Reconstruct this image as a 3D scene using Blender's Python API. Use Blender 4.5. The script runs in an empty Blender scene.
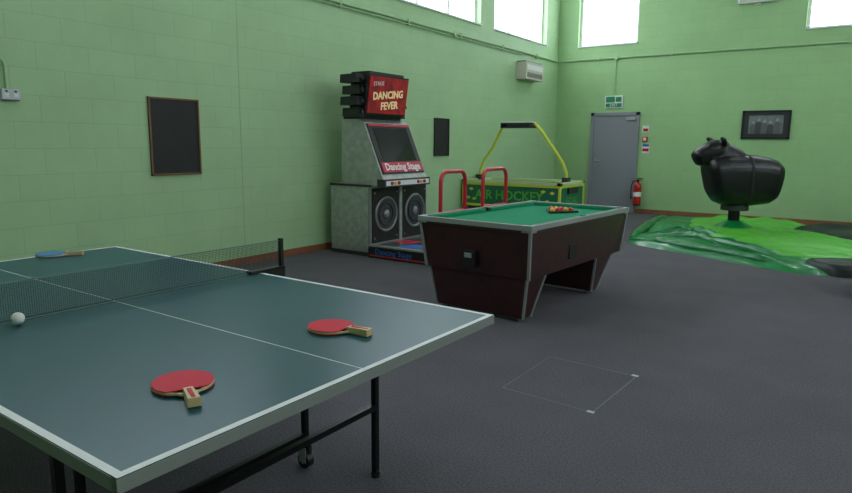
import bpy, bmesh, math, random
from mathutils import Vector, Matrix, noise
random.seed(4)
sc=bpy.context.scene
try:
    sc.view_settings.view_transform='Standard'
except Exception: pass

# ------------------------------------------------------------ materials
def lin(c):
    return tuple(((v/255)/12.92 if v/255<=0.04045 else ((v/255+0.055)/1.055)**2.4) for v in c)+(1,)
def mat(name,c,rough=.5,metal=0,spec=.5,bump=0,bscale=60,var=0,vscale=8,coat=0,emit=0):
    m=bpy.data.materials.new(name); m.use_nodes=True
    nt=m.node_tree; b=nt.nodes['Principled BSDF']
    b.inputs['Base Color'].default_value=lin(c)
    b.inputs['Roughness'].default_value=rough
    b.inputs['Metallic'].default_value=metal
    b.inputs['Specular IOR Level'].default_value=spec
    b.inputs['Coat Weight'].default_value=coat
    tc=nt.nodes.new('ShaderNodeTexCoord')
    if emit:
        b.inputs['Emission Color'].default_value=lin(c); b.inputs['Emission Strength'].default_value=emit
    if var:
        n=nt.nodes.new('ShaderNodeTexNoise'); n.inputs['Scale'].default_value=vscale; n.inputs['Detail'].default_value=6
        nt.links.new(tc.outputs['Object'],n.inputs['Vector'])
        r=nt.nodes.new('ShaderNodeMapRange'); r.inputs['From Min'].default_value=.3; r.inputs['From Max'].default_value=.7
        r.inputs['To Min'].default_value=1-var; r.inputs['To Max'].default_value=1+var
        nt.links.new(n.outputs['Fac'],r.inputs['Value'])
        mx=nt.nodes.new('ShaderNodeVectorMath'); mx.operation='SCALE'
        mx.inputs[0].default_value=lin(c)[:3]; nt.links.new(r.outputs[0],mx.inputs['Scale'])
        nt.links.new(mx.outputs[0],b.inputs['Base Color'])
    if bump:
        n=nt.nodes.new('ShaderNodeTexNoise'); n.inputs['Scale'].default_value=bscale; n.inputs['Detail'].default_value=5
        nt.links.new(tc.outputs['Object'],n.inputs['Vector'])
        bp=nt.nodes.new('ShaderNodeBump'); bp.inputs['Strength'].default_value=bump; bp.inputs['Distance'].default_value=.01
        nt.links.new(n.outputs['Fac'],bp.inputs['Height']); nt.links.new(bp.outputs[0],b.inputs['Normal'])
    return m
def carpet(name,c):
    m=bpy.data.materials.new(name); m.use_nodes=True
    nt=m.node_tree; b=nt.nodes['Principled BSDF']; b.inputs['Roughness'].default_value=.95; b.inputs['Specular IOR Level'].default_value=.15
    tc=nt.nodes.new('ShaderNodeTexCoord')
    a=nt.nodes.new('ShaderNodeTexNoise'); a.inputs['Scale'].default_value=2.2; a.inputs['Detail'].default_value=5
    f=nt.nodes.new('ShaderNodeTexNoise'); f.inputs['Scale'].default_value=95; f.inputs['Detail'].default_value=3
    for n in(a,f): nt.links.new(tc.outputs['Object'],n.inputs['Vector'])
    def rng(n,lo,hi):
        r=nt.nodes.new('ShaderNodeMapRange'); r.inputs['From Min'].default_value=.3; r.inputs['From Max'].default_value=.7
        r.inputs['To Min'].default_value=lo; r.inputs['To Max'].default_value=hi; nt.links.new(n.outputs['Fac'],r.inputs['Value']); return r
    r1=rng(a,.92,1.07); r2=rng(f,.72,1.28)
    mu=nt.nodes.new('ShaderNodeMath'); mu.operation='MULTIPLY'; nt.links.new(r1.outputs[0],mu.inputs[0]); nt.links.new(r2.outputs[0],mu.inputs[1])
    mx=nt.nodes.new('ShaderNodeVectorMath'); mx.operation='SCALE'; mx.inputs[0].default_value=lin(c)[:3]
    nt.links.new(mu.outputs[0],mx.inputs['Scale']); nt.links.new(mx.outputs[0],b.inputs['Base Color'])
    bp=nt.nodes.new('ShaderNodeBump'); bp.inputs['Strength'].default_value=.6; bp.inputs['Distance'].default_value=.008
    nt.links.new(f.outputs['Fac'],bp.inputs['Height']); nt.links.new(bp.outputs[0],b.inputs['Normal'])
    return m
def blockwall(name,axis,c):
    m=bpy.data.materials.new(name); m.use_nodes=True
    nt=m.node_tree; b=nt.nodes['Principled BSDF']; b.inputs['Roughness'].default_value=.55
    b.inputs['Specular IOR Level'].default_value=.3
    tc=nt.nodes.new('ShaderNodeTexCoord'); s=nt.nodes.new('ShaderNodeSeparateXYZ'); cb=nt.nodes.new('ShaderNodeCombineXYZ')
    nt.links.new(tc.outputs['Object'],s.inputs[0])
    nt.links.new(s.outputs[axis],cb.inputs[0]); nt.links.new(s.outputs[2],cb.inputs[1])
    br=nt.nodes.new('ShaderNodeTexBrick'); nt.links.new(cb.outputs[0],br.inputs['Vector'])
    br.inputs['Scale'].default_value=1; br.inputs['Brick Width'].default_value=.45; br.inputs['Row Height'].default_value=.225
    br.inputs['Mortar Size'].default_value=.005; br.inputs['Mortar Smooth'].default_value=.7
    l=lin(c)
    br.inputs['Color1'].default_value=l
    br.inputs['Color2'].default_value=tuple(v*.975 for v in l[:3])+(1,)
    br.inputs['Mortar'].default_value=tuple(v*.88 for v in l[:3])+(1,)
    n=nt.nodes.new('ShaderNodeTexNoise'); n.inputs['Scale'].default_value=1.3; n.inputs['Detail'].default_value=8; n.inputs['Roughness'].default_value=.65
    nt.links.new(tc.outputs['Object'],n.inputs['Vector'])
    r=nt.nodes.new('ShaderNodeMapRange'); r.inputs['From Min'].default_value=.3; r.inputs['From Max'].default_value=.7
    r.inputs['To Min'].default_value=.93; r.inputs['To Max'].default_value=1.05
    nt.links.new(n.outputs['Fac'],r.inputs['Value'])
    mx=nt.nodes.new('ShaderNodeVectorMath'); mx.operation='SCALE'
    nt.links.new(br.outputs['Color'],mx.inputs[0]); nt.links.new(r.outputs[0],mx.inputs['Scale'])
    nt.links.new(mx.outputs[0],b.inputs['Base Color'])
    n2=nt.nodes.new('ShaderNodeTexNoise'); n2.inputs['Scale'].default_value=90
    nt.links.new(tc.outputs['Object'],n2.inputs['Vector'])
    ma=nt.nodes.new('ShaderNodeMath'); ma.operation='MULTIPLY_ADD'; ma.inputs[1].default_value=-1.2
    nt.links.new(br.outputs['Fac'],ma.inputs[0]); nt.links.new(n2.outputs['Fac'],ma.inputs[2])
    bp=nt.nodes.new('ShaderNodeBump'); bp.inputs['Strength'].default_value=.3; bp.inputs['Distance'].default_value=.004
    nt.links.new(ma.outputs[0],bp.inputs['Height']); nt.links.new(bp.outputs[0],b.inputs['Normal'])
    return m
def emis(name,c,s):
    m=bpy.data.materials.new(name); m.use_nodes=True; nt=m.node_tree
    nt.nodes.remove(nt.nodes['Principled BSDF']); e=nt.nodes.new('ShaderNodeEmission')
    e.inputs[0].default_value=lin(c); e.inputs[1].default_value=s
    nt.links.new(e.outputs[0],nt.nodes['Material Output'].inputs[0]); return m

M=dict(
 wl=blockwall('painted_block_y',1,(172,206,157)), wb=blockwall('painted_block_x',0,(162,199,144)),
 green=mat('green_paint',(164,196,150),.5),
 carpet=carpet('carpet',(97,94,99)),
 ceil=mat('ceiling_paint',(210,210,205),.9),
 white=mat('white_gloss_paint',(225,228,225),.4),
 sky=emis('overcast_window_glass',(232,242,255),7.0),
 tube=emis('added_fill_tube',(240,242,250),24.0),  # fill glow for the added ceiling fittings
 wood=mat('skirting_wood',(138,90,62),.5,var=.15,vscale=12),
 door=mat('door_grey',(140,140,150),.45), black=mat('black_plastic',(22,22,24),.45),
 blackm=mat('black_metal',(18,18,20),.35,metal=.3), chrome=mat('chrome',(190,190,190),.25,metal=1),
 silver=mat('brushed_silver',(178,180,178),.42,metal=.55,var=.2,vscale=14),
 alu=mat('aluminium_trim',(165,168,170),.4,metal=.5),
 tt=mat('table_top_teal',(20,76,86),.34,spec=.28,var=.05,vscale=5), line=mat('line_white',(225,228,225),.5),
 edge=mat('table_edge_grey',(150,155,150),.5,metal=.3),
 red=mat('red_rubber',(208,18,50),.55,spec=.2), redm=mat('red_enamel',(200,30,52),.3,coat=.4),
 ext=mat('red_extinguisher',(195,25,28),.25,coat=.5),
 wooden=mat('bat_wood',(214,188,140),.5), blue=mat('blue_rubber',(40,120,170),.5),
 ballw=mat('ball_white',(240,240,235),.3), net=mat('net_dark_green',(14,38,34),.7), tapen=mat('net_tape',(110,128,122),.6),
 slate=mat('blackboard',(24,24,25),.6,var=.2,vscale=6), framew=mat('pine_frame',(120,85,50),.5),
 maroon=mat('mahogany_laminate',(56,24,24),.38,var=.3,vscale=9,coat=.15),
 cloth=mat('pool_cloth',(22,138,96),.85,spec=.2,bump=.1), rail=mat('rail_wood',(62,40,34),.35),
 pocket=mat('pocket_black',(6,6,6),.6), rball=mat('ball_red',(190,30,25),.15), yball=mat('ball_yellow',(225,175,40),.15),
 yel=mat('yellow_enamel',(205,210,70),.4), agreen=mat('hockey_side_green',(30,110,80),.5), railp=mat('hockey_rail_pale',(195,215,160),.4),
 ahtop=mat('hockey_playfield',(150,170,160),.3), dark=mat('dark_grey',(50,50,54),.5),
 scr=mat('crt_glass',(20,22,28),.08,spec=.6), marq=mat('marquee_red',(165,24,34),.4,var=.6,vscale=9,emit=.06),
 mtext=mat('marquee_text',(250,225,170),.4,emit=.15), wtext=mat('white_text',(235,235,240),.4), pink=mat('pink_print',(205,50,70),.4),
 bluep=mat('blue_print',(60,110,190),.4), padm=mat('pad_metal',(120,125,135),.3,metal=.8),
 spk=mat('speaker_cone',(60,62,66),.5), spkr=mat('speaker_ring',(150,152,155),.35,metal=.7),
 leather=mat('black_leather',(12,12,14),.36,spec=.4,bump=.2,bscale=14,coat=.1), horn=mat('horn',(40,38,36),.4), seam=mat('leather_piping',(22,22,25),.5),
 lime=mat('inflatable_lime',(88,180,56),.42,bump=.35,bscale=10,var=.12,vscale=3),
 emer=mat('inflatable_emerald',(12,124,62),.28,bump=.35,bscale=10,var=.2,vscale=3,coat=.2),
 dkgr=mat('inflatable_dark',(10,24,20),.45,bump=.3,bscale=9),
 signg=mat('sign_green',(20,130,85),.5), beige=mat('beige_casing',(200,192,178),.5), tape=mat('floor_tape',(112,110,118),.7), tapew=mat('tape_white',(200,200,205),.6),
 pmat=mat('photo_mount',(50,50,54),.35), pgrey=mat('photo_grey',(70,70,72),.5), pgrey2=mat('photo_grey_2',(95,94,94),.5), pskin=mat('photo_light',(150,147,142),.5), pbg=mat('photo_backdrop',(115,118,122),.5,var=.25,vscale=9),
)

# ------------------------------------------------------------ mesh builder
class B:
    def __init__(s,name,loc=(0,0,0),rz=0,bevel=0):
        s.name=name;s.loc=loc;s.rz=rz;s.v=[];s.f=[];s.mi=[];s.sm=[];s.slots=[];s.bev=bevel;s.T=Matrix.Identity(4)
    def m(s,k):
        if k not in s.slots:s.slots.append(k)
        return s.slots.index(k)
    def add(s,vs,fs,k,smooth=False):
        o=len(s.v); s.v+=[tuple(s.T@Vector(v)) for v in vs]; i=s.m(k)
        for f in fs: s.f.append([o+a for a in f]);s.mi.append(i);s.sm.append(smooth)
    def box(s,x0,x1,y0,y1,z0,z1,k):
        vs=[(x,y,z) for z in(z0,z1) for y in(y0,y1) for x in(x0,x1)]
        s.add(vs,[(0,2,3,1),(4,5,7,6),(0,1,5,4),(2,6,7,3),(0,4,6,2),(1,3,7,5)],k)
    def hexa(s,bot,top,k):
        s.add(list(bot)+list(top),[(3,2,1,0),(4,5,6,7),(0,1,5,4),(1,2,6,5),(2,3,7,6),(3,0,4,7)],k)
    def prism(s,poly,ext,k,smooth=False):
        n=len(poly);e=Vector(ext)
        vs=[tuple(p) for p in poly]+[tuple(Vector(p)+e) for p in poly]
        s.add(vs,[tuple(range(n))[::-1],tuple(range(n,2*n))]+[(i,(i+1)%n,n+(i+1)%n,n+i) for i in range(n)],k,smooth)
    def cyl(s,p0,p1,r0,k,r1=None,n=20,cap=True):
        p0=Vector(p0);p1=Vector(p1);r1=r0 if r1 is None else r1
        d=(p1-p0).normalized();a=d.orthogonal().normalized();b=d.cross(a)
        vs=[];
        for p,r in((p0,r0),(p1,r1)):
            for i in range(n):
                t=2*math.pi*i/n; vs.append(p+a*(r*math.cos(t))+b*(r*math.sin(t)))
        s.add(vs,[(i,(i+1)%n,n+(i+1)%n,n+i) for i in range(n)],k,True)
        if cap:s.add(vs,[tuple(range(n))[::-1],tuple(range(n,2*n))],k)
    def tube(s,pts,r,k,n=12):
        pts=[Vector(p) for p in pts];rings=[];a=None
        for i,p in enumerate(pts):
            d=(pts[min(i+1,len(pts)-1)]-pts[max(i-1,0)]).normalized()
            if a is None:a=d.orthogonal().normalized()
            a=(a-d*a.dot(d)).normalized();b=d.cross(a)
            rr=r[i] if isinstance(r,(list,tuple)) else r
            rings.append([p+a*(rr*math.cos(2*math.pi*j/n))+b*(rr*math.sin(2*math.pi*j/n)) for j in range(n)])
        vs=[v for q in rings for v in q]
        fs=[(i*n+j,i*n+(j+1)%n,(i+1)*n+(j+1)%n,(i+1)*n+j) for i in range(len(pts)-1) for j in range(n)]
        s.add(vs,fs,k,True); L=(len(pts)-1)*n
        s.add(vs,[tuple(range(n))[::-1],tuple(range(L,L+n))],k)
    def sphere(s,c,r,k,nu=20,nv=12,sc=(1,1,1)):
        vs=[];fs=[]
        for i in range(nv+1):
            p=math.pi*i/nv
            for j in range(nu):
                t=2*math.pi*j/nu
                vs.append((c[0]+r*sc[0]*math.sin(p)*math.cos(t),c[1]+r*sc[1]*math.sin(p)*math.sin(t),c[2]-r*sc[2]*math.cos(p)))
        for i in range(nv):
            for j in range(nu): fs.append((i*nu+j,i*nu+(j+1)%nu,(i+1)*nu+(j+1)%nu,(i+1)*nu+j))
        s.add(vs,fs,k,True)
    def ring(s,c,ax,R,r,k,n=28,m_=8):
        c=Vector(c);d=Vector(ax).normalized();a=d.orthogonal().normalized();b=d.cross(a);vs=[];fs=[]
        for i in range(n):
            t=2*math.pi*i/n;o=a*math.cos(t)+b*math.sin(t)
            for j in range(m_):
                q=2*math.pi*j/m_; vs.append(c+o*(R+r*math.cos(q))+d*(r*math.sin(q)))
        for i in range(n):
            for j in range(m_): fs.append((i*m_+j,((i+1)%n)*m_+j,((i+1)%n)*m_+(j+1)%m_,i*m_+(j+1)%m_))
        s.add(vs,fs,k,True)
    def text(s,t,size,Mx,k,ext=.002,bold=0):
        c=bpy.data.curves.new('t','FONT');c.body=t;c.size=size;c.extrude=ext;c.align_x='CENTER';c.align_y='CENTER';c.resolution_u=2;c.offset=bold
        o=bpy.data.objects.new('t',c);sc.collection.objects.link(o)
        dg=bpy.context.evaluated_depsgraph_get();me=bpy.data.meshes.new_from_object(o.evaluated_get(dg))
        s.add([Mx@v.co for v in me.vertices],[tuple(p.vertices) for p in me.polygons],k)
        bpy.data.objects.remove(o);bpy.data.curves.remove(c);bpy.data.meshes.remove(me)
    def build(s,remesh=0):
        me=bpy.data.meshes.new(s.name);me.from_pydata(s.v,[],s.f)
        for k in s.slots:me.materials.append(M[k])
        me.polygons.foreach_set('material_index',s.mi);me.polygons.foreach_set('use_smooth',s.sm)
        bm=bmesh.new();bm.from_mesh(me);bmesh.ops.recalc_face_normals(bm,faces=bm.faces);bm.to_mesh(me);bm.free()
        me.update()
        o=bpy.data.objects.new(s.name,me);sc.collection.objects.link(o)
        o.location=s.loc;o.rotation_euler=(0,0,s.rz)
        if s.bev:
            b=o.modifiers.new('bevel','BEVEL');b.width=s.bev;b.segments=2;b.limit_method='ANGLE';b.angle_limit=math.radians(50)
        if remesh:
            q=o.modifiers.new('rm','REMESH');q.mode='VOXEL';q.voxel_size=remesh;q.use_smooth_shade=True
            q=o.modifiers.new('sm','SMOOTH');q.iterations=7;q.factor=.5
        return o
def axM(origin,xa,ya):
    x=Vector(xa).normalized();y=Vector(ya).normalized();z=x.cross(y)
    m=Matrix((x,y,z)).transposed().to_4x4();m.translation=Vector(origin);return m

LX,BY,H=-5.94,13.66,5.0
RX,RY=4.6,-3.0
SILL,HEAD=3.50,4.72
WL,WB=LX+.002,BY-.002
# ------------------------------------------------------------ room shell
b=B('floor');b.box(LX-.25,RX+.25,RY-.25,BY+.25,-.1,0,'carpet');b.build()
b=B('ceiling');b.box(LX-.25,RX+.25,RY-.25,BY+.25,H,H+.1,'ceil');b.build()
def wall(name,k,fixed,out,a0,a1,wins,axis):
    b=B(name)
    def bx(u0,u1,z0,z1):
        if axis=='y': b.box(min(fixed,fixed+out),max(fixed,fixed+out),u0,u1,z0,z1,k)
        else: b.box(u0,u1,min(fixed,fixed+out),max(fixed,fixed+out),z0,z1,k)
    bx(a0,a1,0,SILL); 
    if wins:
        bx(a0,a1,HEAD,H);e=a0
        for w in wins: bx(e,w[0],SILL,HEAD);e=w[1]
        bx(e,a1,SILL,HEAD)
    else: bx(a0,a1,SILL,H)
    return b.build()
LW=[(0.6,5.2,4),(6.6,10.22,4),(10.72,13.02,3)]
BW=[(-5.49,-4.20,1),(-1.20,.09,1),(2.2,3.5,1)]
RW_FILL=[(0.6,5.2,4),(6.4,11.4,4)]  # right-wall windows out of view, added to balance light from the left
wall('wall_left','wl',LX,-.25,RY-.25,BY+.25,[(a,c) for a,c,_ in LW],'y')
wall('wall_back','wb',BY,.25,LX,RX,[(a,c) for a,c,_ in BW],'x')
wall('wall_right','wl',RX,.25,RY-.25,BY+.25,[(a,c) for a,c,_ in RW_FILL],'y')
wall('wall_rear','wb',RY,-.25,LX,RX,[],'x')
wi=0
def window(a0,a1,n,axis,fixed,out):
    global wi;wi+=1
    b=B('window_%d'%wi)
    def bx(u0,u1,d0,d1,z0,z1,k):
        p,q=sorted((fixed+out*d0,fixed+out*d1))
        if axis=='y': b.box(p,q,u0,u1,z0,z1,k)
        else: b.box(u0,u1,p,q,z0,z1,k)
    f=.055
    bx(a0,a1,.10,.16,SILL,SILL+f,'white');bx(a0,a1,.10,.16,HEAD-f,HEAD,'white')
    bx(a0,a0+f,.10,.16,SILL,HEAD,'white');bx(a1-f,a1,.10,.16,SILL,HEAD,'white')
    for i in range(1,n):
        u=a0+(a1-a0)*i/n;bx(u-.03,u+.03,.10,.16,SILL,HEAD,'white')
    bx(a0+.01,a1-.01,.125,.135,SILL+.01,HEAD-.01,'sky')
    bx(a0,a1,-.03,.10,SILL,SILL+.025,'white')
    b.build()
for a,c,n in LW: window(a,c,n,'y',LX,-1)
for a,c,n in BW: window(a,c,n,'x',BY,1)
for a,c,n in RW_FILL: window(a,c,n,'y',RX,1)  # added glowing windows, unseen by the camera
b=B('baseboard_left',bevel=.004);b.box(LX,LX+.018,RY,BY,0,.09,'wood');b.build()
b=B('baseboard_back',bevel=.004);b.box(LX+.02,-5.10,BY-.018,BY,0,.09,'wood');b.box(-4.05,RX,BY-.018,BY,0,.09,'wood');b.build()
b=B('wall_joint');b.box(LX-.001,LX+.003,4.835,4.85,.09,H,'green');b.build()  # vertical expansion joint in the left wall
b=B('conduit')  # surface conduit with saddles and junction boxes, painted wall green
zc=3.235
b.tube([(LX+.03,RY+.2,zc),(LX+.03,BY-.10,zc),(LX+.06,BY-.05,zc),(LX+.10,BY-.03,zc),(RX-.1,BY-.03,zc)],.019,'green')
b.tube([(LX+.03,RY+.2,zc-.045),(LX+.03,11.9,zc-.045)],.010,'green')
for y in (-1,.5,2,3.5,5,6.5,8,9.5,11,12.5): b.box(LX,LX+.055,y-.015,y+.015,zc-.06,zc+.03,'green')
for x in(-5,-3.5,-2,-.5,1,2.5,4): b.box(x-.015,x+.015,BY-.055,BY,zc-.03,zc+.03,'green')
b.cyl((LX,9.3,zc-.01),(LX+.06,9.3,zc-.01),.045,'green')
b.cyl((-4.62,BY,zc),(-4.62,BY-.06,zc),.045,'green')
b.tube([(-4.62,BY-.025,zc),(-4.62,BY-.025,2.46)],.010,'green')
b.build()
for x in(-3.6,.2,3.2):  # ceiling tubes out of view, added to brighten and even the room light
    for y in(1.5,6,10.5):
        b=B('added_ceiling_light',(x,y,H-.10),bevel=.003)
        b.box(-.09,.09,-.75,.75,.04,.10,'white');b.cyl((-.04,-.72,.02),(-.04,.72,.02),.018,'tube',n=10);b.cyl((.04,-.72,.02),(.04,.72,.02),.018,'tube',n=10)
        b.box(-.08,.08,-.75,-.72,0,.05,'white');b.box(-.08,.08,.72,.75,0,.05,'white');b.build()

# ------------------------------------------------------------ door and back wall items
b=B('door_1',(-4.58,WB,0),bevel=.003)
b.box(-.52,-.45,-.04,0,0,2.11,'door');b.box(.45,.52,-.04,0,0,2.11,'door');b.box(-.52,.52,-.04,0,2.04,2.11,'door')
b.box(-.45,.45,-.022,0,.005,2.04,'door')
b.box(-.40,-.37,-.03,-.02,.95,1.15,'alu');b.tube([(-.385,-.03,1.08),(-.385,-.06,1.08),(-.26,-.06,1.08)],.01,'alu')
b.box(.25,.45,-.06,-.02,1.94,2.0,'alu')
b.build()
b=B('exit_sign',(-4.62,WB,2.33),bevel=.002)
b.box(-.19,.19,-.03,0,-.13,.13,'white');b.box(-.17,.02,-.034,-.03,-.01,.11,'signg');b.box(-.17,.17,-.034,-.03,-.11,-.03,'signg')
b.box(.04,.16,-.034,-.03,0,.10,'signg');b.text('EXIT',.08,axM((0,-.035,-.07),(1,0,0),(0,0,1)),'wtext');b.build()
b=B('fire_extinguisher',(-3.99,WB,.0))
y=-.10
prof=[(.0,.17),(.05,.17),(.078,.185),(.08,.20),(.08,.55),(.072,.60),(.045,.635),(.025,.65),(.022,.68)]
for i in range(len(prof)-1):
    b.cyl((0,y,prof[i][1]),(0,y,prof[i+1][1]+1e-4),max(prof[i][0],.001),'ext',r1=prof[i+1][0],n=24,cap=(i==0))
b.cyl((0,y,.36),(0,y,.45),.081,'wtext',n=24)
b.cyl((0,y,.66),(0,y,.70),.026,'blackm');b.box(-.02,.09,y-.012,y+.012,.70,.715,'blackm');b.box(-.02,.10,y-.012,y+.012,.73,.745,'blackm')
b.tube([(-.02,y,.69),(-.09,y-.02,.68),(-.125,y-.03,.58),(-.13,y-.02,.42),(-.12,y-.02,.30)],[.011,.011,.011,.011,.02],'black')
b.box(-.03,.03,y+.07,0,.45,.62,'ext');b.cyl((0,y,.17),(0,y,.20),.083,'black',n=24)
b.build()
b=B('safety_sign',(-3.92,WB,1.76),bevel=.002);b.box(-.07,.07,-.012,0,-.07,.07,'white');b.box(-.05,.05,-.015,-.012,-.05,.01,'ext');b.build()
b=B('fire_alarm_call_point',(-3.92,WB,1.55),bevel=.004);b.box(-.05,.05,-.05,0,-.05,.05,'ext');b.box(-.03,.03,-.053,-.05,-.03,.03,'white');b.build()
b=B('fire_action_notice',(-3.90,WB,1.36),bevel=.002);b.box(-.075,.075,-.01,0,-.10,.10,'white');b.box(-.065,.065,-.012,-.01,.04,.09,'bluep');b.box(-.065,.065,-.012,-.01,-.06,0,'ext');b.build()
b=B('framed_photograph',(-1.70,WB,1.825),bevel=.003)
W,Hh=.41,.265
b.box(-W,W,-.015,0,-Hh,Hh,'pmat')
for a in((-W,W,-Hh,-Hh+.035),(-W,W,Hh-.035,Hh),(-W,-W+.035,-Hh,Hh),(W-.035,W,-Hh,Hh)): b.box(a[0],a[1],-.03,0,a[2],a[3],'black')
b.box(-.29,.29,-.018,-.015,-.17,.17,'pbg')
for i,x in enumerate((-.21,-.12,-.02,.08,.19)):
    hz=.04+((i*2)%3)*.022
    b.sphere((x,-.02,hz),.027,'pskin',12,8,(1,.15,1.2))
    b.prism([(x-.06,-.018,-.17),(x+.06,-.018,-.17),(x+.055,-.018,hz-.06),(x+.02,-.018,hz-.03),(x-.02,-.018,hz-.03),(x-.055,-.018,hz-.06)],(0,-.003-.0005*i,0),'pgrey' if i%2 else 'pgrey2')
b.build()
b=B('floodlight',(-2.0,WB,4.09),bevel=.006);b.box(-.33,.33,-.16,0,-.05,.10,'white');b.box(-.30,.30,-.17,-.16,-.03,.08,'beige');b.box(-.05,.05,-.05,0,-.08,.13,'white');b.build()

# ------------------------------------------------------------ left wall items
def board(name,y0,y1,z0,z1,fr,k='framew'):
    b=B(name,(WL,(y0+y1)/2,(z0+z1)/2),bevel=.002);w=(y1-y0)/2;h=(z1-z0)/2
    b.box(0,.012,-w,w,-h,h,'slate')
    for a in((-w,w,-h,-h+fr),(-w,w,h-fr,h),(-w,-w+fr,-h,h),(w-fr,w,-h,h)): b.box(0,.024,a[0],a[1],a[2],a[3],k)
    b.build()
board('blackboard',3.70,4.28,1.08,1.86,.018)
board('blackboard',8.76,9.20,1.22,1.84,.012,'dark')
b=B('double_socket',(WL,2.46,1.795),bevel=.004)
b.box(0,.045,-.075,.075,-.045,.045,'alu');b.box(.045,.052,-.07,.07,-.04,.04,'alu')
for y in(-.035,.035):
    b.box(.052,.054,y-.018,y+.018,-.022,.012,'white');b.box(.053,.06,y-.007,y+.007,.018,.032,'black')
    for d,z in((0,.004),(-.009,-.012),(.009,-.012)): b.box(.054,.055,y+d-.002,y+d+.002,z-.004,z+.004,'black')
b.tube([(.022,-.02,.04),(.022,-.02,.24),(.022,-.03,.27),(.022,-.06,.29),(.022,-.6,.29)],.011,'green')
b.build()
b=B('heater_unit',(WL,12.04,2.86),bevel=.012)
b.box(0,.22,-.40,.40,-.16,.17,'beige');b.box(.22,.226,-.34,.34,-.12,-.03,'dark');b.box(.22,.224,-.36,.36,.02,.12,'white')
for i in range(5): b.box(.226,.229,-.34,.34,-.115+i*.018,-.108+i*.018,'beige')
b.box(0,.18,-.38,.38,.17,.19,'dark')
b.build()

# ------------------------------------------------------------ table tennis table
TX,TY=-2.532,1.384
b=B('table_tennis_table',(TX,TY,0),-.006,bevel=.0015)
hx,hy,zt=1.37,.7625,.76
za=zt-.034
for sgn in(-1,1):
    xa,xb=sorted((sgn*.004,sgn*hx))
    b.box(xa,xb,-hy,hy,zt-.022,zt,'tt')
    x0=min(sgn*.02,sgn*(hx-.002));x1=max(sgn*.02,sgn*(hx-.002))
    b.box(x0,x1,-hy-.002,-hy+.02,za,zt-.002,'edge');b.box(x0,x1,hy-.02,hy+.002,za,zt-.002,'edge')
    e=sgn*hx;b.box(min(e+sgn*.002,e-sgn*.02),max(e+sgn*.002,e-sgn*.02),-hy-.002,hy+.002,za,zt-.002,'edge')
    b.box(xa,xb,-hy,-hy+.020,zt,zt+.0008,'line');b.box(xa,xb,hy-.020,hy,zt,zt+.0008,'line')
    b.box(min(e,e-sgn*.020),max(e,e-sgn*.020),-hy+.020,hy-.020,zt,zt+.0008,'line')
    xa2,xb2=sorted((sgn*.004,sgn*(hx-.020)));b.box(xa2,xb2,-.002,.002,zt,zt+.0008,'line')
    lx=sgn*.90;l2=sgn*.60
    for y,y2 in((-.67,-.48),(.60,.48)):
        b.box(lx-.012,lx+.012,y-.012,y+.012,.02,zt-.03,'blackm')
        b.cyl((lx,y,0),(lx,y,.025),.020,'black')
        b.box(l2-.012,l2+.012,y2-.012,y2+.012,.10,zt-.03,'blackm')
        b.cyl((l2,y2,.12),(l2,y2,.085),.02,'blackm')
        b.box(l2-.02,l2+.02,y2-.022,y2-.018,.03,.10,'alu');b.box(l2-.02,l2+.02,y2+.018,y2+.022,.03,.10,'alu')
        b.cyl((l2,y2-.016,.035),(l2,y2+.016,.035),.035,'black');b.cyl((l2,y2-.02,.035),(l2,y2+.02,.035),.012,'alu')
        b.box(min(sgn*.05,sgn*1.3),max(sgn*.05,sgn*1.3),y-.015,y+.015,zt-.05,zt-.022,'blackm')
    b.box(lx-.012,lx+.012,-.67,.60,.305,.33,'blackm')
    b.box(l2-.012,l2+.012,-.48,.48,.14,.165,'blackm')
    for yy in(-.48,.48): b.box(min(lx,l2),max(lx,l2),yy-.01,yy+.01,zt-.07,zt-.05,'blackm')
b.build()
b=B('table_tennis_net',(TX,TY,zt+.001),-.006)
yn=hy+.145
for s in(-1,1):
    b.box(-.010,.010,s*yn-.010,s*yn+.010,-.045,.16,'black')
    b.box(-.02,.02,min(s*(hy-.07),s*(yn+.01)),max(s*(hy-.07),s*(yn+.01)),0.001,.014,'black')
    b.box(-.02,.02,min(s*(hy+.006),s*(yn+.01)),max(s*(hy+.006),s*(yn+.01)),-.045,.012,'black')
    b.cyl((0,s*(hy-.03),-.10),(0,s*(hy-.03),-.06),.012,'alu');b.box(-.02,.02,min(s*(hy-.05),s*yn),max(s*(hy-.05),s*yn),-.062,-.045,'black')
b.box(-.0012,.0012,-yn,yn,.147,.152,'tapen')
b.box(-.001,.001,-yn,yn,.006,.009,'net')
nn=int(2*yn/.008)
for i in range(nn+1):
    y=-yn+2*yn*i/nn; b.box(-.0005,.0005,y-.0005,y+.0005,.008,.147,'net')
for i in range(17):
    z=.012+i*.008; b.box(-.0005,.0005,-yn,yn,z-.0005,z+.0005,'net')
b.build()
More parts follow.
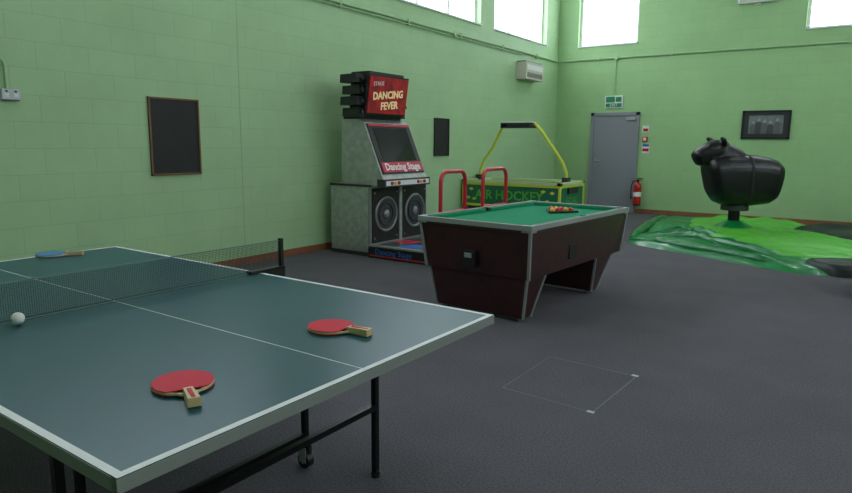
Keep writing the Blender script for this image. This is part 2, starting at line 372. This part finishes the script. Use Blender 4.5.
def bat(px,py,ang,k,S=1.08):
    b=B('table_tennis_bat',(px,py,zt+.0015),ang,bevel=.0012)
    b.T=Matrix.Scale(S,4)
    pts=[]
    for i in range(36):
        t=math.pi*2*i/36; pts.append((-.079*math.cos(t),.0755*math.sin(t)))
    def pr(sc,z0,z1,kk,cut=None):
        P=[(x*sc if not(cut and x>cut) else cut,y*sc,z0) for x,y in pts]; b.prism(P,(0,0,z1-z0),kk)
    pr(1.0,.003,.0095,'wooden'); pr(.995,.0,.003,k,.062); pr(.995,.0095,.0125,k,.062)
    b.prism([(.055,-.045,.003),(.085,-.018,.003),(.085,.018,.003),(.055,.045,.003)],(0,0,.0065),'wooden')
    b.hexa([(.07,-.0125,0),(.155,-.016,0),(.155,.016,0),(.07,.0125,0)],[(.07,-.0115,.020),(.155,-.015,.023),(.155,.015,.023),(.07,.0115,.020)],'wooden')
    b.box(.085,.150,-.005,.005,.0205,.0232,k)
    b.build()
bat(-1.49,.985,math.atan2(-.075,.16),'red')
bat(-1.535,1.62,math.atan2(.015,.17),'red')
bat(-3.86,1.75,math.atan2(.10,.10),'blue')
b=B('table_tennis_ball',(-2.485,.99,zt+.0235));b.sphere((0,0,0),.0225,'ballw',24,16);b.build()

# ------------------------------------------------------------ pool table
b=B('pool_table',(-2.55,5.39,0),-.062,bevel=.004)
w,l=.55,.985
def frus(x0,y0,z0,x1,y1,z1,k):
    b.hexa([(-x0,-y0,z0),(x0,-y0,z0),(x0,y0,z0),(-x0,y0,z0)],[(-x1,-y1,z1),(x1,-y1,z1),(x1,y1,z1),(-x1,y1,z1)],k)
frus(w-.05,l-.07,.37,w-.015,l-.015,.752,'maroon')
b.box(-w+.02,w-.02,-l+.02,l-.02,.752,.772,'cloth')
for s in(-1,1):
    for y0,y1 in((-l+.085,-.05),(.05,l-.085)):
        xa,xb=sorted((s*(w-.05),s*w));b.box(xa,xb,y0,y1,.752,.808,'rail')
        xa,xb=sorted((s*(w-.085),s*(w-.05)));b.box(xa,xb,y0,y1,.772,.804,'cloth')
    ya,yb=sorted((s*(l-.05),s*l));b.box(-w+.085,w-.085,ya,yb,.752,.808,'rail')
    ya,yb=sorted((s*(l-.085),s*(l-.05)));b.box(-w+.085,w-.085,ya,yb,.772,.804,'cloth')
    for t in(-1,1):
        b.cyl((s*(w-.065),t*(l-.065),.773),(s*(w-.065),t*(l-.065),.7745),.046,'pocket',n=24)
        b.box(*sorted((s*(w-.03),s*w)),*sorted((t*(l-.09),t*l)),.752,.811,'alu')
        b.box(*sorted((s*(w-.09),s*(w-.03))),*sorted((t*(l-.03),t*l)),.752,.811,'alu')
    b.cyl((s*(w-.045),0,.773),(s*(w-.045),0,.7745),.04,'pocket',n=24)
    b.box(*sorted((s*(w-.02),s*w)),-.05,.05,.752,.809,'rail')
    b.box(*sorted((s*w,s*(w+.006))),-l,l,.768,.811,'alu');b.box(-w-.006,w+.006,*sorted((s*l,s*(l+.006))),.768,.811,'alu')
for s in(-1,1):
    for t in(-1,1):
        x0,y0,x1,y1=w-.05,l-.07,w-.015,l-.015
        d=.024
        b.hexa([(s*(x0+.004)-d/2,t*(y0+.004)-d/2,.37),(s*(x0+.004)+d/2,t*(y0+.004)-d/2,.37),(s*(x0+.004)+d/2,t*(y0+.004)+d/2,.37),(s*(x0+.004)-d/2,t*(y0+.004)+d/2,.37)],
               [(s*(x1+.002)-d/2,t*(y1+.002)-d/2,.765),(s*(x1+.002)+d/2,t*(y1+.002)-d/2,.765),(s*(x1+.002)+d/2,t*(y1+.002)+d/2,.765),(s*(x1+.002)-d/2,t*(y1+.002)+d/2,.765)],'alu')
for t in(-1,1):
    yo,yi=.90,.60
    bo,bi=.86,.74
    if t==1: yo,yi,bo,bi=.78,.40,.56,.44
    x0,x1=w-.12,w-.07
    bot=[(-x0,t*bo,.035),(x0,t*bo,.035),(x0,t*bi,.035),(-x0,t*bi,.035)]
    top=[(-x1,t*yo,.37),(x1,t*yo,.37),(x1,t*yi,.37),(-x1,t*yi,.37)]
    b.hexa(bot,top,'maroon')
    for s in(-1,1):
        for (yb,yt) in((bo,yo),(bi,yi)):
            d=.01
            b.hexa([(s*(x0+.002)-d,t*yb-d,.03),(s*(x0+.002)+d,t*yb-d,.03),(s*(x0+.002)+d,t*yb+d,.03),(s*(x0+.002)-d,t*yb+d,.03)],
                   [(s*(x1+.002)-d,t*yt-d,.37),(s*(x1+.002)+d,t*yt-d,.37),(s*(x1+.002)+d,t*yt+d,.37),(s*(x1+.002)-d,t*yt+d,.37)],'alu')
        b.cyl((s*(x0-.05),t*(bo+bi)/2,0),(s*(x0-.05),t*(bo+bi)/2,.04),.035,'chrome')
b.box(-.10,.03,-l+.01,-l+.09,.42,.56,'black');b.box(-.07,0,-l+.005,-l+.02,.50,.54,'alu')
b.box(w-.05,w-.028,-.25,-.10,.45,.58,'black')
b.build()
b=B('pool_ball_rack',(-2.46,5.75,.773),-.062+math.pi/2)
rb=.0254;idx=0
for r in range(5):
    for c in range(r+1):
        x=(c-r/2)*2*rb;y=-.07+r*2*rb*.866
        b.sphere((y,x,rb),rb,('rball','yball')[(idx*7+r)%5==0],16,10);idx+=1
y0,y1=-.07-.06,-.07+4*2*rb*.866+.035
hw=.165
P=[(y0,0,.012),(y1,-hw,.012),(y1,hw,.012)]
b.tube([P[0],P[1]],.011,'black',8);b.tube([P[1],P[2]],.011,'black',8);b.tube([P[2],P[0]],.011,'black',8)
b.build()

# ------------------------------------------------------------ dance arcade machine
OX,OY=-5.76,6.745
b=B('dance_arcade_machine',(OX,OY,0),0,bevel=.005)
w=.63
b.box(0,.65,-w,w,.0,.90,'silver')
b.box(.02,.63,-w-.004,-w,.06,.84,'silver')
b.box(-.01,.66,-w-.006,-w+.03,.88,.905,'dark');b.box(-.01,.66,w-.03,w+.006,.88,.905,'dark')
b.box(.0,.655,-w-.004,-w+.006,.0,.05,'dark');b.box(.635,.656,-w-.006,-w+.02,0,.9,'spkr')
for s in(-1,1):
    cy_=s*.315
    b.box(.65,.665,cy_-.27,cy_+.27,.16,.86,'black')
    b.ring((.67,cy_,.52),(1,0,0),.215,.018,'spkr');b.cyl((.665,cy_,.52),(.668,cy_,.52),.21,'spk',n=32)
    b.ring((.672,cy_,.52),(1,0,0),.14,.012,'dark');b.sphere((.672,cy_,.52),.06,'spkr',16,10,(.5,1,1))
    for a in(-.23,.23):
        for zz in(.22,.80): b.cyl((.665,cy_+a,zz),(.672,cy_+a,zz),.014,'spkr',n=10)
b.box(.65,.67,-.03,.03,.12,.9,'silver')
prof=[(.16,.90),(.80,.90),(.86,.97),(.82,1.04),(.54,1.68),(.46,1.72),(.18,1.72)]
y0,y1=-.60,.34
b.prism([(x,y0,z) for x,z in prof],(0,y1-y0,0),'silver')
d=Vector((.54-.82,0,1.68-1.04));dn=d.normalized();nrm=Vector((dn.z,0,-dn.x))
P0=Vector((.82,0,1.04))
def scr(u0,u1,t0,t1,h0,h1,k):
    q=lambda u,t,h:tuple(P0+Vector((0,u,0))+dn*t+nrm*h)
    b.hexa([q(u0,t0,h0),q(u1,t0,h0),q(u1,t1,h0),q(u0,t1,h0)],[q(u0,t0,h1),q(u1,t0,h1),q(u1,t1,h1),q(u0,t1,h1)],k)
scr(y0+.03,y1-.03,0.0,.68,0,.012,'black')
scr(y0+.12,y1-.12,.17,.62,.012,.016,'scr')
scr(y0+.05,y1-.05,.02,.15,.012,.02,'pink')
scr(y0+.05,y1-.05,.64,.67,.012,.02,'pink')
def scrM(u,t,h):
    return axM(P0+Vector((0,u,0))+dn*t+nrm*h,(0,1,0),dn)
b.text('Dancing Stage',.13,scrM((y0+y1)/2,.085,.021),'wtext',bold=.003)
b.box(.76,.88,y0-.01,y1+.03,.88,.98,'dark');b.box(.88,.885,y0+.02,y1,.90,.96,'wtext')
for s in(-1,1):
    for j in(-1,0,1): b.cyl((.88,-.12+s*.28+j*.07,.93),(.90,-.12+s*.28+j*.07,.93),.022,('redm','yel','redm')[j+1],n=14)
# marquee: dark tiered frame around a red sign
b.T=Matrix.Translation((0,-.09,0))
b.box(.20,.46,-.50,.36,1.70,1.80,'black')
b.prism([(.30,-.50,1.78),(.55,-.50,1.76),(.62,-.50,2.24),(.34,-.50,2.29)],(0,.80,0),'black')
mp=Vector((.556,0,1.78));mu=Vector((.07,0,.48)).normalized();mn=Vector((mu.z,0,-mu.x))
def mq(u0,u1,t0,t1,h0,h1,k):
    q=lambda u,t,h:tuple(mp+Vector((0,u,0))+mu*t+mn*h)
    b.hexa([q(u0,t0,h0),q(u1,t0,h0),q(u1,t1,h0),q(u0,t1,h0)],[q(u0,t0,h1),q(u1,t0,h1),q(u1,t1,h1),q(u0,t1,h1)],k)
mq(-.53,.28,.0,.49,0,.03,'black')
mq(-.51,.26,.02,.47,.03,.042,'marq')
def mM(u,t):
    Y=Vector((0,1,0)); return axM(mp+Y*u+mu*t+mn*.043,Y+mu*.10,mu-Y*.10)
b.text('DANCING',.13,mM(-.13,.25),'mtext',bold=.004);b.text('FEVER',.13,mM(-.09,.12),'mtext',bold=.004)
b.text('STAGE',.07,mM(-.34,.38),'wtext')
for s,yc in((-1,-.55),(1,.36)):
    fx=.56 if s<0 else .50
    for i in range(4):
        z=1.75+i*.135;off=.04*(i%2)
        b.hexa([(.28,yc-.06-off*(s<0),z),(fx,yc-.05-off*(s<0),z),(fx,yc+.05+off*(s>0),z),(.28,yc+.06+off*(s>0),z)],
               [(.28,yc-.05-off*(s<0),z+.10),(fx-.03,yc-.04-off*(s<0),z+.105),(fx-.03,yc+.04+off*(s>0),z+.105),(.28,yc+.05+off*(s>0),z+.10)],'black')
        b.cyl((fx,yc,z+.05),(fx+.012,yc,z+.05),.03,'dark',n=14)
b.box(.32,.60,-.46,.24,2.25,2.30,'black')
b.T=Matrix.Identity(4)
px0,px1,py0,py1=.67,1.86,-.675,1.06
b.box(px0,px1,py0,py1,0,.15,'black')
b.box(px0,px1,py0-.006,py0,.03,.13,'black')
b.box(px0,px1+.01,py0-.01,py1+.01,.145,.165,'silver')
b.text('Dancing Stage',.10,axM(((px0+px1)/2-.2,py0-.008,.085),(1,0,0),(0,0,1)),'bluep')
b.box(px0+.03,px1-.03,py0-.008,py0-.006,.025,.04,'pink')
for p in(0,1):
    for i in range(3):
        for j in range(3):
            x=px0+.12+i*.31;y=py0+.06+p*.87+j*.265
            k='padm' if (i+j)%2==0 else ('bluep' if i==1 else 'pink')
            b.box(x,x+.29,y,y+.25,.165,.170,k)
for ya,yb in((-.60,-.06),(.38,1.01)):
    x=1.70;r=.12;zt_=1.10;pts=[(x,ya,.16),(x,ya,zt_-r)]
    for i in range(1,7):
        a=math.pi/2*i/6;pts.append((x,ya+r-r*math.cos(a),zt_-r+r*math.sin(a)))
    for i in range(0,7):
        a=math.pi/2*i/6;pts.append((x,yb-r+r*math.sin(a),zt_-r+r*math.cos(a)))
    pts.append((x,yb,.16));b.tube(pts,.024,'redm',14)
    for yy in(ya,yb): b.cyl((x,yy,.165),(x,yy,.19),.05,'chrome')
    b.tube([(x,ya,.62),(x,yb,.62)],.02,'redm',10)
b.build()

# ------------------------------------------------------------ air hockey table
b=B('air_hockey_table',(-4.97,10.12,0),0,bevel=.006)
w,l=.93,.52
b.box(-w+.02,w-.02,-l+.02,l-.02,.38,.74,'agreen')
b.box(-w+.05,w-.05,-l+.05,l-.05,.74,.75,'ahtop')
for s in(-1,1):
    b.box(-w,w,*sorted((s*(l-.07),s*l)),.765,.81,'railp');b.box(*sorted((s*(w-.07),s*w)),-l,l,.765,.81,'railp')
    b.box(-w+.01,w-.01,*sorted((s*(l-.02),s*(l-.005))),.725,.765,'yel');b.box(*sorted((s*(w-.02),s*(w-.005))),-l+.01,l-.01,.725,.765,'yel')
    b.box(-w+.01,w-.01,*sorted((s*(l-.02),s*(l-.01))),.36,.40,'yel');b.box(*sorted((s*(w-.02),s*(w-.01))),-l+.01,l-.01,.36,.40,'yel')
    b.box(*sorted((s*(w-.02),s*(w+.012))),-.2,.2,.62,.72,'black')
    for t in(-1,1):
        b.box(*sorted((s*(w-.045),s*(w-.006))),*sorted((t*(l-.045),t*(l-.006))),.36,.77,'yel')
        b.hexa([(s*.62-.07,t*.36-.07,0),(s*.62+.07,t*.36-.07,0),(s*.62+.07,t*.36+.07,0),(s*.62-.07,t*.36+.07,0)],[(s*.70-.12,t*.36-.1,.38),(s*.70+.12,t*.36-.1,.38),(s*.70+.12,t*.36+.1,.38),(s*.70-.12,t*.36+.1,.38)],'dark')
    cxm=-.10
    ex=.86 if s<0 else .80
    pts=[(s*ex,0,.78),(s*ex,0,.95),(s*(ex-.07),0,1.12),(cxm*.3+s*.58,0,1.36),(cxm*.7+s*.40,0,1.64),(cxm+s*.31,0,1.76),(cxm+s*.25,0,1.785),(cxm,0,1.79)]
    b.tube([(p[0],p[1],p[2]) for p in pts],.026,'yel')
    b.box(*sorted((s*(ex-.05),s*(ex+.05))),-.07,.07,.76,.88,'dark')
b.box(-.42,.18,-.09,.09,1.70,1.79,'dark');b.box(-.40,.12,-.094,-.09,1.715,1.775,'scr');b.box(-.42,.18,-.10,.10,1.79,1.81,'white')
b.text('AIR HOCKEY',.22,axM((-.02,-l+.016,.56),(1,0,0),(0,0,1)),'lime',bold=.004)
for i,(x,z) in enumerate(((-.8,.5),(-.74,.65),(.70,.5),(.78,.64),(-.68,.48),(.62,.66))): b.prism([(x,-l+.016,z-.03),(x+.05,-l+.016,z),(x,-l+.016,z+.03),(x-.05,-l+.016,z)],(0,-.003,0),'yel')
b.text('GOAL',.18,axM((w-.016,0,.50),(0,1,0),(0,0,1)),'lime')
b.build()

# ------------------------------------------------------------ mechanical bull
PS=.6063
BX,BYy=-1.68,10.85
def loft(b,rings,k,n=32,e=2.4):
    vs=[];fs=[]
    for (x,y,z,t,rw,rh) in rings:
        ta=math.radians(t)
        for j in range(n):
            a=2*math.pi*j/n;c,s=math.cos(a),math.sin(a)
            u=rw*abs(c)**(2/e)*(1 if c>=0 else -1);v=rh*abs(s)**(2/e)*(1 if s>=0 else -1)
            vs.append((x-v*math.sin(ta),y+u,z+v*math.cos(ta)))
    m_=len(rings)
    for i in range(m_-1):
        for j in range(n): fs.append((i*n+j,i*n+(j+1)%n,(i+1)*n+(j+1)%n,(i+1)*n+j))
    fs.append(tuple(range(n)));fs.append(tuple(range((m_-1)*n,m_*n)))
    b.add(vs,fs,k,True)
bull=bpy.data.objects.new('mechanical_bull',None);sc.collection.objects.link(bull);bull.location=(BX,BYy,0);bull.rotation_euler=(0,0,PS)
b=B('body')
loft(b,[(-.47,0,.93,14,.14,.16),(-.45,0,.92,14,.23,.27),(-.38,0,.91,12,.29,.36),(-.22,0,.905,6,.32,.40),(.0,0,.90,2,.33,.40),(.18,0,.90,-2,.33,.39),(.34,0,.895,-6,.325,.37),(.48,0,.88,-8,.31,.34),(.57,0,.87,-10,.27,.28),(.61,0,.86,-10,.20,.20),(.62,0,.86,-10,.10,.10)],'leather',e=3.2)
loft(b,[(.06,0,1.14,-58,.24,.14),(-.10,0,1.22,-48,.23,.18),(-.22,0,1.28,-38,.21,.19),(-.32,0,1.33,-24,.19,.175)],'leather')
loft(b,[(-.22,0,1.34,-20,.13,.10),(-.27,0,1.36,-10,.18,.155),(-.38,0,1.35,8,.195,.17),(-.48,0,1.31,20,.18,.16),(-.56,0,1.27,26,.16,.145),(-.63,0,1.23,28,.145,.13),(-.67,0,1.21,28,.11,.10),(-.68,0,1.205,28,.05,.05)],'leather',e=2.8)
for s in(-1,1):
    b.tube([(-.32,s*.12,1.44),(-.33,s*.19,1.48),(-.36,s*.235,1.51),(-.41,s*.25,1.55)],[.055,.048,.04,.025],'leather')
body=b.build(remesh=.014);body.parent=bull
b=B('fittings')
for s in(-1,1):
    b.sphere((-.47,s*.175,1.37),.016,'horn',10,8);b.sphere((-.675,s*.055,1.22),.015,'pocket',10,8)
b.tube([(.02,-.07,1.27),(.02,-.06,1.34),(.02,.06,1.34),(.02,.07,1.27)],.014,'seam')
def band(x0,x1,off,k,zc=.90,rw=.327,rh=.392,e=3.2):
    vs=[];fs=[];N=64
    for xx in(x0,x1):
        for dd in(0,off):
            for i in range(N):
                a=2*math.pi*i/N;c,s_=math.cos(a),math.sin(a)
                vs.append((xx,(rw+dd)*abs(c)**(2/e)*(1 if c>=0 else -1),zc+(rh+dd)*abs(s_)**(2/e)*(1 if s_>=0 else -1)))
    for i in range(N):
        j=(i+1)%N
        fs+=[(N+i,N+j,3*N+j,3*N+i),(i,j,N+j,N+i),(2*N+i,2*N+j,3*N+j,3*N+i)]
    b.add(vs,fs,k,True)
band(.06,.10,.008,'seam')
b.cyl((0,0,.44),(0,0,.54),.20,'dark',n=28);b.cyl((0,0,.188),(0,0,.50),.085,'blackm',n=24);b.cyl((0,0,.188),(0,0,.28),.28,'emer',r1=.11,n=32)
o=b.build();o.parent=bull
# ------------------------------------------------------------ deflated inflatable bed
def cat(P,m_=8):
    out=[];n=len(P)
    for i in range(n):
        p0,p1,p2,p3=[Vector(P[(i+k)%n]+(0,)) for k in(-1,0,1,2)]
        for j in range(m_):
            t=j/m_;out.append(.5*((2*p1)+(p2-p0)*t+(2*p0-5*p1+4*p2-p3)*t*t+(3*p1-p0-3*p2+p3)*t**3))
    return out
def folds(x,y,seed,ang):
    c,s=math.cos(ang),math.sin(ang);u=x*c+y*s;v=-x*s+y*c
    wv=.35*noise.noise(Vector((u*.8,v*.8,seed)))
    h=1-2.0*abs(noise.noise(Vector((u*.55+seed,(v+wv)*2.2,seed*1.7))))
    h2=1-2.0*abs(noise.noise(Vector((u*1.3+seed,(v+wv)*4.6,seed*2.3))))
    return max(0,.6*h+.4*h2)
def sheet(b,P,z0,th,k,seed,ang=.4,amp=.8,R=60,edge=9):
    O=cat(P,14);c=sum(O,Vector())/len(O);n=len(O);vs=[];fs=[]
    for r in range(R+1):
        q=(r/R)**.7
        for o in O:
            p=c+(o-c)*q
            h=(1-q**edge)*(z0+th*(1-amp+amp*folds(p.x,p.y,seed,ang)))
            dd=math.hypot(p.x-BX,p.y-BYy)
            if k=='lime': 
                tt=max(0,min(1,(.62-dd)/.34));tt=tt*tt*(3-2*tt); h=h*(1-tt)+.184*tt
            vs.append((p.x,p.y,max(h,0)+.002))
    for r in range(R):
        for j in range(n): fs.append((r*n+j,r*n+(j+1)%n,(r+1)*n+(j+1)%n,(r+1)*n+j))
    b.add(vs,fs,k,True)
b=B('deflated_inflatable_mat')
sheet(b,[(-2.88,9.42),(-2.3,8.98),(-1.72,8.72),(-.96,8.32),(-.33,8.24),(.3,8.7),(.7,10.5),(.5,12.3),(-1.2,13.0),(-3.0,13.1),(-3.25,12.3),(-3.0,10.6)],.02,.10,'emer',1.3,ang=-.5,edge=14)
sheet(b,[(-1.95,10.2),(-1.25,9.55),(-.6,8.85),(.4,9.0),(.62,10.6),(-.3,11.2),(-1.3,12.5),(-2.6,12.8),(-2.5,11.4)],.07,.10,'lime',5.1,ang=-.6,edge=16)
sheet(b,[(-1.0,11.5),(-.55,10.9),(.0,10.25),(.60,10.2),(.66,11.2),(.4,12.3),(-.7,12.6)],.13,.10,'dkgr',8.1,ang=.1,edge=8)
sheet(b,[(-.55,8.62),(-.35,8.34),(-.1,8.26),(.3,8.6),(.3,9.1),(-.2,8.95)],.10,.04,'dkgr',2.1,edge=14)
def roll(P,r,k,seed):
    pts=[Vector(p) for p in P];out=[];n=len(pts)
    for i in range(n-1):
        for j in range(8):
            t=j/8;out.append(pts[i].lerp(pts[i+1],t))
    out.append(pts[-1])
    for _ in range(8): out=[out[0]]+[(out[i-1]+out[i]*2+out[i+1])/4 for i in range(1,len(out)-1)]+[out[-1]]
    rr=[r*(.3+.7*min(1,min(i,len(out)-1-i)/6))*(1+.3*noise.noise(Vector((i*.4,seed,0)))) for i in range(len(out))]
    b.tube([(p.x,p.y,rr[i]*.5+.02) for i,p in enumerate(out)],rr,k,18)
roll([(-2.85,9.5,0),(-2.2,9.15,0),(-1.7,8.95,0),(-1.1,8.6,0),(-.7,8.45,0)],.075,'emer',1)
roll([(-2.9,9.7,0),(-3.0,10.6,0),(-3.15,12,0),(-3.0,12.8,0)],.075,'emer',2)
roll([(-2.7,9.9,0),(-2.1,10.0,0),(-1.6,9.5,0),(-1.1,9.1,0),(-.7,8.8,0)],.095,'emer',3)
roll([(-2.75,10.3,0),(-2.4,10.7,0),(-2.0,10.5,0),(-1.5,9.9,0)],.095,'emer',6)
roll([(-2.6,12.7,0),(-2.0,12.6,0),(-1.2,12.6,0),(-.6,12.3,0)],.10,'lime',4)
b.build()
# ------------------------------------------------------------ floor box outline
b=B('floor_access_panel')
C=[(-1.66,3.88),(-1.07,3.86),(-1.10,3.17),(-1.66,3.20)]
for i in range(4):
    a=Vector(C[i]+(0,));c=Vector(C[(i+1)%4]+(0,));d=(c-a).normalized()*.0035;n_=Vector((-d.y,d.x,0))
    b.hexa([a-n_,c-n_,c+n_,a+n_],[v+Vector((0,0,.0015)) for v in(a-n_,c-n_,c+n_,a+n_)],'tape')
for(x,y) in C[1:3]: b.box(x-.03,x+.01,y-.012,y+.012,.001,.003,'tapew')
b.build()
b=B('white_cupboard',(-.03,7.1,0),bevel=.004)
b.box(0,.6,0,.8,.06,1.15,'white');b.box(.02,.58,.02,.78,0,.06,'dark');b.box(-.01,.61,-.01,.81,1.15,1.18,'white')
b.box(.01,.295,-.015,0,.08,1.13,'white');b.box(.305,.59,-.015,0,.08,1.13,'white')
for x in(.26,.34): b.cyl((x,-.03,.6),(x,-.03,.75),.006,'alu')
b.build()

# ------------------------------------------------------------ world, camera
wd=bpy.data.worlds.new('World');sc.world=wd;wd.use_nodes=True
wd.node_tree.nodes['Background'].inputs[0].default_value=(.75,.85,1,1);wd.node_tree.nodes['Background'].inputs[1].default_value=.6
cam=bpy.data.cameras.new('camera');co=bpy.data.objects.new('camera',cam);sc.collection.objects.link(co)
cam.sensor_width=36;cam.lens=635.1*36/852;cam.clip_start=.05
co.matrix_world=Matrix.Translation((0,0,1.421))@Matrix.Rotation(.6063,4,'Z')@Matrix.Rotation(math.pi/2-.1605,4,'X')@Matrix.Rotation(.0082,4,'Z')
sc.camera=co
